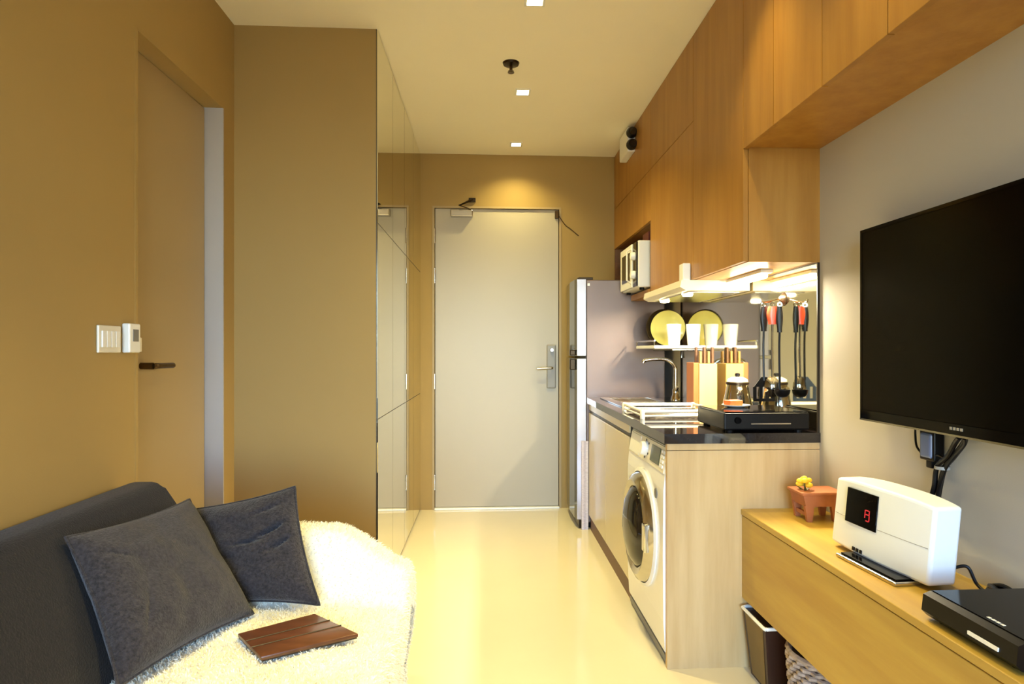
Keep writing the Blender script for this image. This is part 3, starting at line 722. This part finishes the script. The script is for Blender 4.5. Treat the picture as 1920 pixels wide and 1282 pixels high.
obj('stem', tube(B(), bez([(1.085, 2.15, SHZ + .08), (1.082, 2.148, SHZ + .10), (1.078, 2.145, SHZ + .128)]), .003, 8), 'leaf', fl, smooth=True)
for a in (.5, 2.4, 4.3):
    bm = B(); dx, dy = math.cos(a), math.sin(a); o_ = Vector((1.083, 2.148, SHZ + .098))
    pts = [o_ + Vector((dx * .004 - dy * .006, dy * .004 + dx * .006, 0)), o_ + Vector((dx * .034, dy * .034, .016)), o_ + Vector((dx * .004 + dy * .006, dy * .004 - dx * .006, 0)), o_ + Vector((dx * .012, dy * .012, -.003))]
    vv = [bm.verts.new(p) for p in pts]; bm.faces.new((vv[0], vv[1], vv[2])); bm.faces.new((vv[0], vv[3], vv[1])); bm.faces.new((vv[3], vv[2], vv[1])); bm.faces.new((vv[0], vv[2], vv[3]))
    obj('leaf', bm, 'leaf', fl)

# white radio / CD player
ang = math.atan2(1.044 - 1.017, 1.86 - 1.475)
rd = thing('radio', 'white upright CD radio with a dark display on the console', 'radio', (1.017, 1.86, SHZ), ang)
# local frame: -Y along the front to the right, +X towards the wall
W_, D_ = .386, .085
bm = B(); n = 16; lean = .020
def rad_pt(i, j, back):
    y = -W_ * i / n; e = abs(2 * i / n - 1)
    zt = .197 - .010 * e ** 3
    z = zt * j; bow = -.012 * (1 - e ** 2)
    x = (D_ - .012 * e ** 2 if back else bow) + lean * j
    return (x, y, z + .012)
for back in (0, 1):
    pass
rows = [0, .06, .5, .94, 1]
G = {}
for b_ in (0, 1):
    for i in range(n + 1):
        for j, jj in enumerate(rows): G[b_, i, j] = bm.verts.new(rad_pt(i, jj, b_))
m_ = len(rows) - 1
for i in range(n):
    for j in range(m_):
        bm.faces.new((G[0, i, j], G[0, i + 1, j], G[0, i + 1, j + 1], G[0, i, j + 1])); bm.faces.new((G[1, i, j], G[1, i, j + 1], G[1, i + 1, j + 1], G[1, i + 1, j]))
    bm.faces.new((G[0, i, m_], G[0, i + 1, m_], G[1, i + 1, m_], G[1, i, m_])); bm.faces.new((G[0, i, 0], G[1, i, 0], G[1, i + 1, 0], G[0, i + 1, 0]))
for j in range(m_):
    bm.faces.new((G[0, 0, j], G[0, 0, j + 1], G[1, 0, j + 1], G[1, 0, j])); bm.faces.new((G[0, n, j], G[1, n, j], G[1, n, j + 1], G[0, n, j + 1]))
o = obj('housing', bm, 'cool_white', rd, False, True)
md = o.modifiers.new('bevel', 'BEVEL'); md.width = .008; md.segments = 3; md.limit_method = 'ANGLE'; md.angle_limit = R(50)
Mr = Matrix.Rotation(math.atan2(lean, .197), 4, 'Y')
def rb(y0, y1, z0, z1, x0, x1, bev=0): 
    bm = B(); box(bm, x0, x1, -y1, -y0, z0, z1, bev, M=Mr); return bm
dsp = obj('display', rb(.075, .205, .090, .186, -.016, -.004, .001), 'black_gloss', rd, False)
for a, b, c, d in ((.158, .161, .118, .140), (.161, .175, .138, .141), (.175, .178, .128, .140), (.163, .176, .127, .130), (.176, .179, .112, .127), (.164, .176, .110, .113)):
    obj('display_segment', rb(a, b, c, d, -.0170, -.0155), 'red_glow', dsp, False)
for a, b in ((.010, .072), (.208, .376)):
    pts = [(-.012 * (1 - (2 * q / W_ - 1) ** 2) + lean * .088 / .197 + .0002, -q, .100) for q in [a + (b - a) * i / 10 for i in range(11)]]
    obj('seam_line', tube(B(), pts, .0008, 6), 'logo_grey', rd, False)
for k in range(3): obj('button', rb(.115 + k * .016, .125 + k * .016, .018, .028, -.0150, -.008, .001), 'black_plastic', rd, False)
bm = B(); box(bm, -.055, .06, -.345, -.105, 0, .010, .003); obj('base_plate', bm, 'steel', rd, False)
bm = B(); box(bm, -.045, .01, -.335, -.115, .010, .014, .001, 1); obj('tray', bm, 'black_gloss', rd, False)
obj('aerial_lead', tube(B(), bez([(D_, -.37, .05), (D_ + .02, -.385, .055), (D_ + .03, -.40, .02), (D_ + .035, -.43, .004)]), .004, 8), 'black_plastic', rd, False, True)

# black set-top box
sb = thing('set_top_box', 'black set-top box at the near end of the console', 'set-top box', (1.04, 1.2, SHZ))
bx0, bx1, by0, by1 = .930, 1.165, 1.085, 1.335
bm = B(); prism(bm, [(bx0 + .012, SHZ + .006), (bx0, SHZ + .018), (bx0 + .004, SHZ + .052), (bx0 + .020, SHZ + .058), (bx1, SHZ + .058), (bx1, SHZ + .006)], 'Y', by0, by1)
obj('casing', bm, 'black_plastic', sb)
obj('top_plate', box(B(), bx0 + .022, bx1 - .004, by0 + .004, by1 - .004, SHZ + .058, SHZ + .060), 'black_gloss', sb)
obj('silver_stripe', box(B(), bx0 - .0015, bx0 + .003, 1.125, 1.20, SHZ + .024, SHZ + .031), 'white_plastic', sb)
for k in range(4): obj('brand_letter', box(B(), bx0 + .03, bx0 + .036, 1.150 + k * .011, 1.158 + k * .011, SHZ + .0598, SHZ + .0606), 'white_plastic', sb)
for x in (bx0 + .03, bx1 - .03):
    for y in (by0 + .03, by1 - .03): obj('foot', cyl(B(), (x, y, SHZ), (x, y, SHZ + .007), .010, seg=12), 'black_plastic', sb)
rc = thing('coiled_cable', 'coiled black cable behind the set-top box', 'cable', (1.18, 1.39, SHZ))
for k in range(3):
    obj('loop', tube(B(), [(1.172 + (.012 + .002 * k) * math.cos(a) , 1.40 + (.05 - .006 * k) * math.sin(a), SHZ + .008 + .010 * k + .003 * math.sin(3 * a)) for a in [2 * PI * i / 24 for i in range(25)]], .006, 8), 'black_plastic', rc, smooth=True)

# ------------------------------------------------------------------ bin, basket and bag under the console
bn = thing('waste_bin', 'tapered brown waste bin with a pale rim under the console', 'bin', (1.0, 2.17, 0))
def taper(bm, x0, x1, y0, y1, z0, z1, k):
    A = [bm.verts.new(p) for p in ((x0 + k, y0 + k, z0), (x1 - k, y0 + k, z0), (x1 - k, y1 - k, z0), (x0 + k, y1 - k, z0))]
    Q = [bm.verts.new(p) for p in ((x0, y0, z1), (x1, y0, z1), (x1, y1, z1), (x0, y1, z1))]
    for i in range(4): bm.faces.new((A[i], A[(i + 1) % 4], Q[(i + 1) % 4], Q[i]))
    bm.faces.new(A[::-1]); bm.faces.new(Q); return bm
obj('tub', taper(B(), .915, 1.08, 2.085, 2.275, 0, .226, .022), 'bin_dark', bn)
bm = B(); vv = [bm.verts.new(p) for p in ((.9345, 2.125, .01), (.9345, 2.235, .01), (.9145, 2.255, .222), (.9145, 2.105, .222))]
bm.faces.new(vv); bmesh.ops.solidify(bm, geom=bm.faces[:], thickness=.003); obj('front_panel', bm, 'bin_panel', bn)
bm = B(); tube(bm, bez([(.912, 2.27, .230), (.912, 2.10, .230), (.918, 2.083, .230), (.935, 2.082, .230), (1.07, 2.082, .230)], 6), .006, 8)
tube(bm, [(.912, 2.27, .230), (.93, 2.278, .230), (1.07, 2.278, .230)], .006, 8); obj('rim', bm, 'ceramic', bn, smooth=True)

bk = thing('woven_basket', 'grey-brown woven basket beside the bin under the console', 'basket', (1.06, 1.93, 0))
cx_, cy_ = 1.06, 1.925
obj('liner', lathe(B(), [(0, .004), (.112, .004), (.128, .21), (0, .205)], (cx_, cy_, 0), seg=40), 'wicker_dark', bk, smooth=True)
nrow, nseg = 13, 44
for r_ in range(nrow):
    z = .010 + r_ * .0165; rad = .114 + .016 * z / .22; bm = B(); pts = []
    for i in range(nseg * 2 + 1):
        a = 2 * PI * i / (nseg * 2); w2 = .005 * math.cos(nseg * a / 2 * 2 / 2 + (r_ % 2) * PI)
        pts.append((cx_ + (rad + w2) * math.cos(a), cy_ + (rad + w2) * math.sin(a), z + .006))
    tube(bm, pts, .0075, 6, False); obj('weave_band', bm, 'wicker', bk, smooth=True)
obj('basket_rim', lathe(B(), [(.124, .216), (.136, .216), (.138, .226), (.130, .232), (.124, .226)], (cx_, cy_, 0), seg=40), 'wicker', bk, smooth=True)
bm = B(); bmesh.ops.create_uvsphere(bm, u_segments=28, v_segments=16, radius=1)
for v in bm.verts:
    nz_ = noise.noise(v.co * 2.2) * .12
    v.co = Vector((1.09 + .10 * v.co.x * (1 + nz_), 1.64 + .13 * v.co.y * (1 + nz_), max(.0, .085 + .10 * v.co.z * (1 + nz_))))
bgt = thing('fabric_bag', 'dark navy fabric bag on the floor under the console', 'bag', (1.09, 1.64, 0))
obj('pouch', bm, 'navy', bgt, smooth=True)
obj('strap', tube(B(), bez([(1.06, 1.58, .17), (1.04, 1.60, .225), (1.05, 1.66, .232), (1.07, 1.70, .17)]), .006, 8), 'navy', bgt, smooth=True)

# ------------------------------------------------------------------ sofa
SY0, SY1, SX0, SX1 = .02, 2.045, LX + .006, -.34
sf = thing('sofa', 'dark charcoal fabric sofa along the left wall', 'sofa', (-.7, 1.03, 0))
obj('seat_base', box(B(), SX0, SX1, SY0, SY1, .06, .28, .02, 3), 'sofa_fabric', sf, smooth=True)
for a, b in ((SY0 + .18, .95), (.955, 1.93)):
    obj('seat_cushion', box(B(), -.90, SX1 + .01, a, b, .28, .405, .035, 4), 'sofa_fabric', sf, smooth=True)
def soft(bm, amp=.008, sc_=5):
    for v in bm.verts: v.co += Vector((noise.noise(v.co * sc_), noise.noise(v.co * sc_ + Vector((9, 3, 1))), noise.noise(v.co * sc_ + Vector((2, 7, 5))))) * amp
    return bm
for a, b in ((SY0 + .02, .99), (.995, 2.02)):
    bm = B(); pr = [(-1.105, .26), (-.83, .26), (-.80, .34), (-.845, .50), (-.93, .66), (-.98, .735), (-1.0, .757), (-1.075, .757), (-1.105, .74)]
    prism(bm, pr, 'Y', a, b)
    bmesh.ops.bevel(bm, geom=[e for e in bm.edges], offset=.014, segments=2, profile=.5, affect='EDGES')
    obj('back_cushion', bm, 'sofa_fabric', sf, smooth=True)
for a, b in ((SY0, SY0 + .17), (1.935, SY1 + .02)):
    bm = B(); box(bm, -1.10, SX1, a, b, .10, .55, .05, 4); obj('armrest', bm, 'sofa_fabric', sf, smooth=True)
for x in (SX0 + .06, SX1 - .06):
    for y in (SY0 + .08, SY1 - .08): obj('leg', cyl(B(), (x, y, 0), (x, y, .07), .018, .024, 14), 'plinth', sf)

# fluffy throw draped over the seat and the far armrest
def sst(a, b, x): x = max(0, min(1, (x - a) / (b - a))); return x * x * (3 - 2 * x)
def throw_top(x, y):
    seat = .428 + .006 * math.sin(9 * x + 4 * y)
    arm = .612 - .13 * sst(-.52, -.24, x) ** 1.2 + .006 * math.sin(14 * x)
    return seat + (arm - seat) * sst(1.84, 1.985, y)
def throw_pt(s, t):
    """s runs across the seat towards the front, t runs along the sofa towards the far arm"""
    x1, y1 = -.292, 2.07
    ox, oy = max(0, s - x1), max(0, t - y1)
    x, y = min(s, x1), min(t, y1)
    z = throw_top(x, y)
    r = .05
    dx = r * math.sin(min(ox / r, PI / 2)) if ox > 0 else 0; dzx = r * (1 - math.cos(min(ox / r, PI / 2))) + max(0, ox - r * PI / 2)
    dy = r * math.sin(min(oy / r, PI / 2)) if oy > 0 else 0; dzy = r * (1 - math.cos(min(oy / r, PI / 2))) + max(0, oy - r * PI / 2)
    hang = sst(0, .3, ox)
    dx -= .035 * sst(.12, .34, ox); 
    wob = .008 * math.sin(21 * t + 3 * s) * hang + .008 * math.sin(17 * s) * sst(0, .3, oy)
    return Vector((x + dx + wob, y + dy * .6, max(.05, z - dzx - dzy * .9)))
NS, NT = 70, 84
s0, s1_, t0_, t1_ = -.97, .16, .85, 2.26
grid = [[throw_pt(s0 + (s1_ - s0) * i / NS, t0_ + (t1_ - t0_) * j / NT) + Vector((0, 0, .008 * noise.noise(Vector((i * .15, j * .15, 0))))) for j in range(NT + 1)] for i in range(NS + 1)]
tr = thing('fluffy_throw', 'fluffy white throw draped over the sofa seat and far armrest', 'throw', (-.5, 1.6, .40))
bm = B(); V = [[bm.verts.new(p) for p in row] for row in grid]
for i in range(NS):
    for j in range(NT): bm.faces.new((V[i][j], V[i + 1][j], V[i + 1][j + 1], V[i][j + 1]))
bmesh.ops.recalc_face_normals(bm, faces=bm.faces)
if sum(f.normal.z for f in bm.faces) < 0: bmesh.ops.reverse_faces(bm, faces=bm.faces)
o = obj('blanket', bm, 'throw_fabric', tr, smooth=True)
md = o.modifiers.new('solid', 'SOLIDIFY'); md.thickness = .012; md.offset = -1
vt, fc_ = [], []
off = -wl(tr)
for k in range(52000):
    i, j = random.random() * (NS - 1.01), random.random() * (NT - 1.01); a, b = int(i), int(j); fa, fb_ = i - a, j - b
    p = grid[a][b].lerp(grid[a + 1][b], fa).lerp(grid[a][b + 1].lerp(grid[a + 1][b + 1], fa), fb_)
    nrm = (grid[a + 1][b] - grid[a][b]).cross(grid[a][b + 1] - grid[a][b]).normalized()
    if nrm.z < -.3: nrm = -nrm
    d = Vector((random.uniform(-1, 1), random.uniform(-1, 1), random.uniform(-.6, .4)))
    d1_ = (nrm * .8 + d * .5).normalized(); d2_ = (nrm * .35 + d * .9 + Vector((0, 0, -.3))).normalized()
    L_ = random.uniform(.006, .013)
    sd = d1_.cross(Vector((random.uniform(-1, 1), random.uniform(-1, 1), random.uniform(-1, 1)))).normalized() * .0013
    q1, q2 = p + d1_ * L_ * .6, p + d1_ * L_ * .6 + d2_ * L_ * .6
    n0 = len(vt); vt += [p - sd + off, p + sd + off, q1 + sd * .8 + off, q1 - sd * .8 + off, q2 + off]
    fc_ += [(n0, n0 + 1, n0 + 2, n0 + 3), (n0 + 3, n0 + 2, n0 + 4)]
me = bpy.data.meshes.new('fur'); me.from_pydata(vt, [], fc_); me.materials.append(MATS['throw_fabric'])
fo = bpy.data.objects.new('fur', me); C.objects.link(fo); fo.parent = tr; fo['kind'] = 'stuff'

# scatter cushions
def scatter(label, BL, BR, TR, TL, thick, seed, folds=()):
    BL, BR, TR, TL = map(Vector, (BL, BR, TR, TL)); ctr = (BL + BR + TR + TL) / 4
    t = thing('scatter_cushion', label, 'cushion', ((BL + BR) / 2), 0, 'scatter cushions on the sofa')
    nrm = (BR - BL).cross(TL - BL).normalized(); n = 64; bm = B(); G = {}
    for s in (-1, 1):
        for i in range(n + 1):
            for j in range(n + 1):
                u, v = i / n, j / n; a, b = 2 * u - 1, 2 * v - 1
                pin = .075
                uu = .5 + (u - .5) * (1 - pin * (1 - b * b)); vv_ = .5 + (v - .5) * (1 - pin * (1 - a * a))
                p = BL.lerp(BR, uu).lerp(TL.lerp(TR, uu), vv_)
                h_ = thick * ((1 - a ** 4) * (1 - b ** 4)) ** .55
                wr = noise.noise(Vector((u * 5 + seed, v * 5, s))) * .010 + noise.noise(Vector((u * 13, v * 13 + seed, s))) * .003
                edge = (1 - a ** 6) * (1 - b ** 6)
                for fu, fv, ang_, ln, dp in folds:
                    du, dv = u - fu, v - fv; al = du * math.cos(ang_) + dv * math.sin(ang_); ac = -du * math.sin(ang_) + dv * math.cos(ang_)
                    wr -= dp * math.exp(-(ac / .016) ** 2) * math.exp(-(al / ln) ** 2)
                if s == -1 and (i in (0, n) or j in (0, n)): G[s, i, j] = G.get((1, i, j)); 
                G[s, i, j] = (p + nrm * s * (h_ + wr * edge))
    VV = {}
    for i in range(n + 1):
        for j in range(n + 1):
            VV[1, i, j] = bm.verts.new(G[1, i, j]); VV[-1, i, j] = VV[1, i, j] if (i in (0, n) or j in (0, n)) else bm.verts.new(G[-1, i, j])
    for s in (1, -1):
        for i in range(n):
            for j in range(n): bm.faces.new((VV[s, i, j], VV[s, i + 1, j], VV[s, i + 1, j + 1], VV[s, i, j + 1]))
    obj('cover', bm, 'cushion_fabric', t, smooth=True)
    e = [G[1, i, 0] for i in range(n + 1)] + [G[1, n, j] for j in range(1, n + 1)] + [G[1, i, n] for i in range(n - 1, -1, -1)] + [G[1, 0, j] for j in range(n - 1, -1, -1)]
    obj('piping', tube(B(), e, .0035, 6), 'cushion_fabric', t, smooth=True)
    return t
scatter('charcoal tweed cushion leaning on the sofa back, the larger front one',
        (-.765, 1.38, .455), (-.632, 1.775, .445), (-.885, 1.965, .712), (-.955, 1.515, .730), .058, 3.1,
        folds=((.15, .75, -.6, .14, .008), (.2, .3, 1.2, .15, .007)))
scatter('charcoal tweed cushion with creases propped against the far armrest',
        (-.83, 1.86, .440), (-.462, 1.795, .456), (-.575, 1.955, .748), (-.945, 1.985, .67), .046, 8.4,
        folds=((.80, .64, .42, .13, .026), (.87, .52, .50, .10, .020), (.60, .55, .12, .12, .014), (.80, .84, .3, .12, .010)))

# brown folio tablet on the throw
tb = thing('tablet_folio', 'brown leather tablet folio lying on the white throw', 'tablet', (-.48, 1.63, .438))
pts = [(-.622, 1.638), (-.520, 1.509), (-.322, 1.620), (-.464, 1.752)]
A_ = Vector((-.622, 1.638, 0)); 
bm = B(); prism(bm, pts, 'Z', .441, .451); bmesh.ops.bevel(bm, geom=[e for e in bm.edges], offset=.003, segments=2, profile=.5, affect='EDGES')
cv = obj('cover', bm, 'leather', tb, smooth=True)
ctr = Vector((sum(p[0] for p in pts) / 4, sum(p[1] for p in pts) / 4))
pin_ = [tuple(ctr + (Vector(p) - ctr) * .975) for p in pts]
obj('tablet_body', prism(B(), pin_, 'Z', .438, .442), 'leather_edge', tb)
obj('spine_seam', tube(B(), [Vector((*(Vector(pts[0]).lerp(Vector(pts[1]), .62)), .4512)), Vector((*(Vector(pts[3]).lerp(Vector(pts[2]), .62)), .4512))], .0018, 6), 'leather_edge', cv, smooth=True)
obj('spine_seam', tube(B(), [Vector((*(Vector(pts[0]).lerp(Vector(pts[1]), .36)), .4512)), Vector((*(Vector(pts[3]).lerp(Vector(pts[2]), .36)), .4512))], .0018, 6), 'leather_edge', cv, smooth=True)
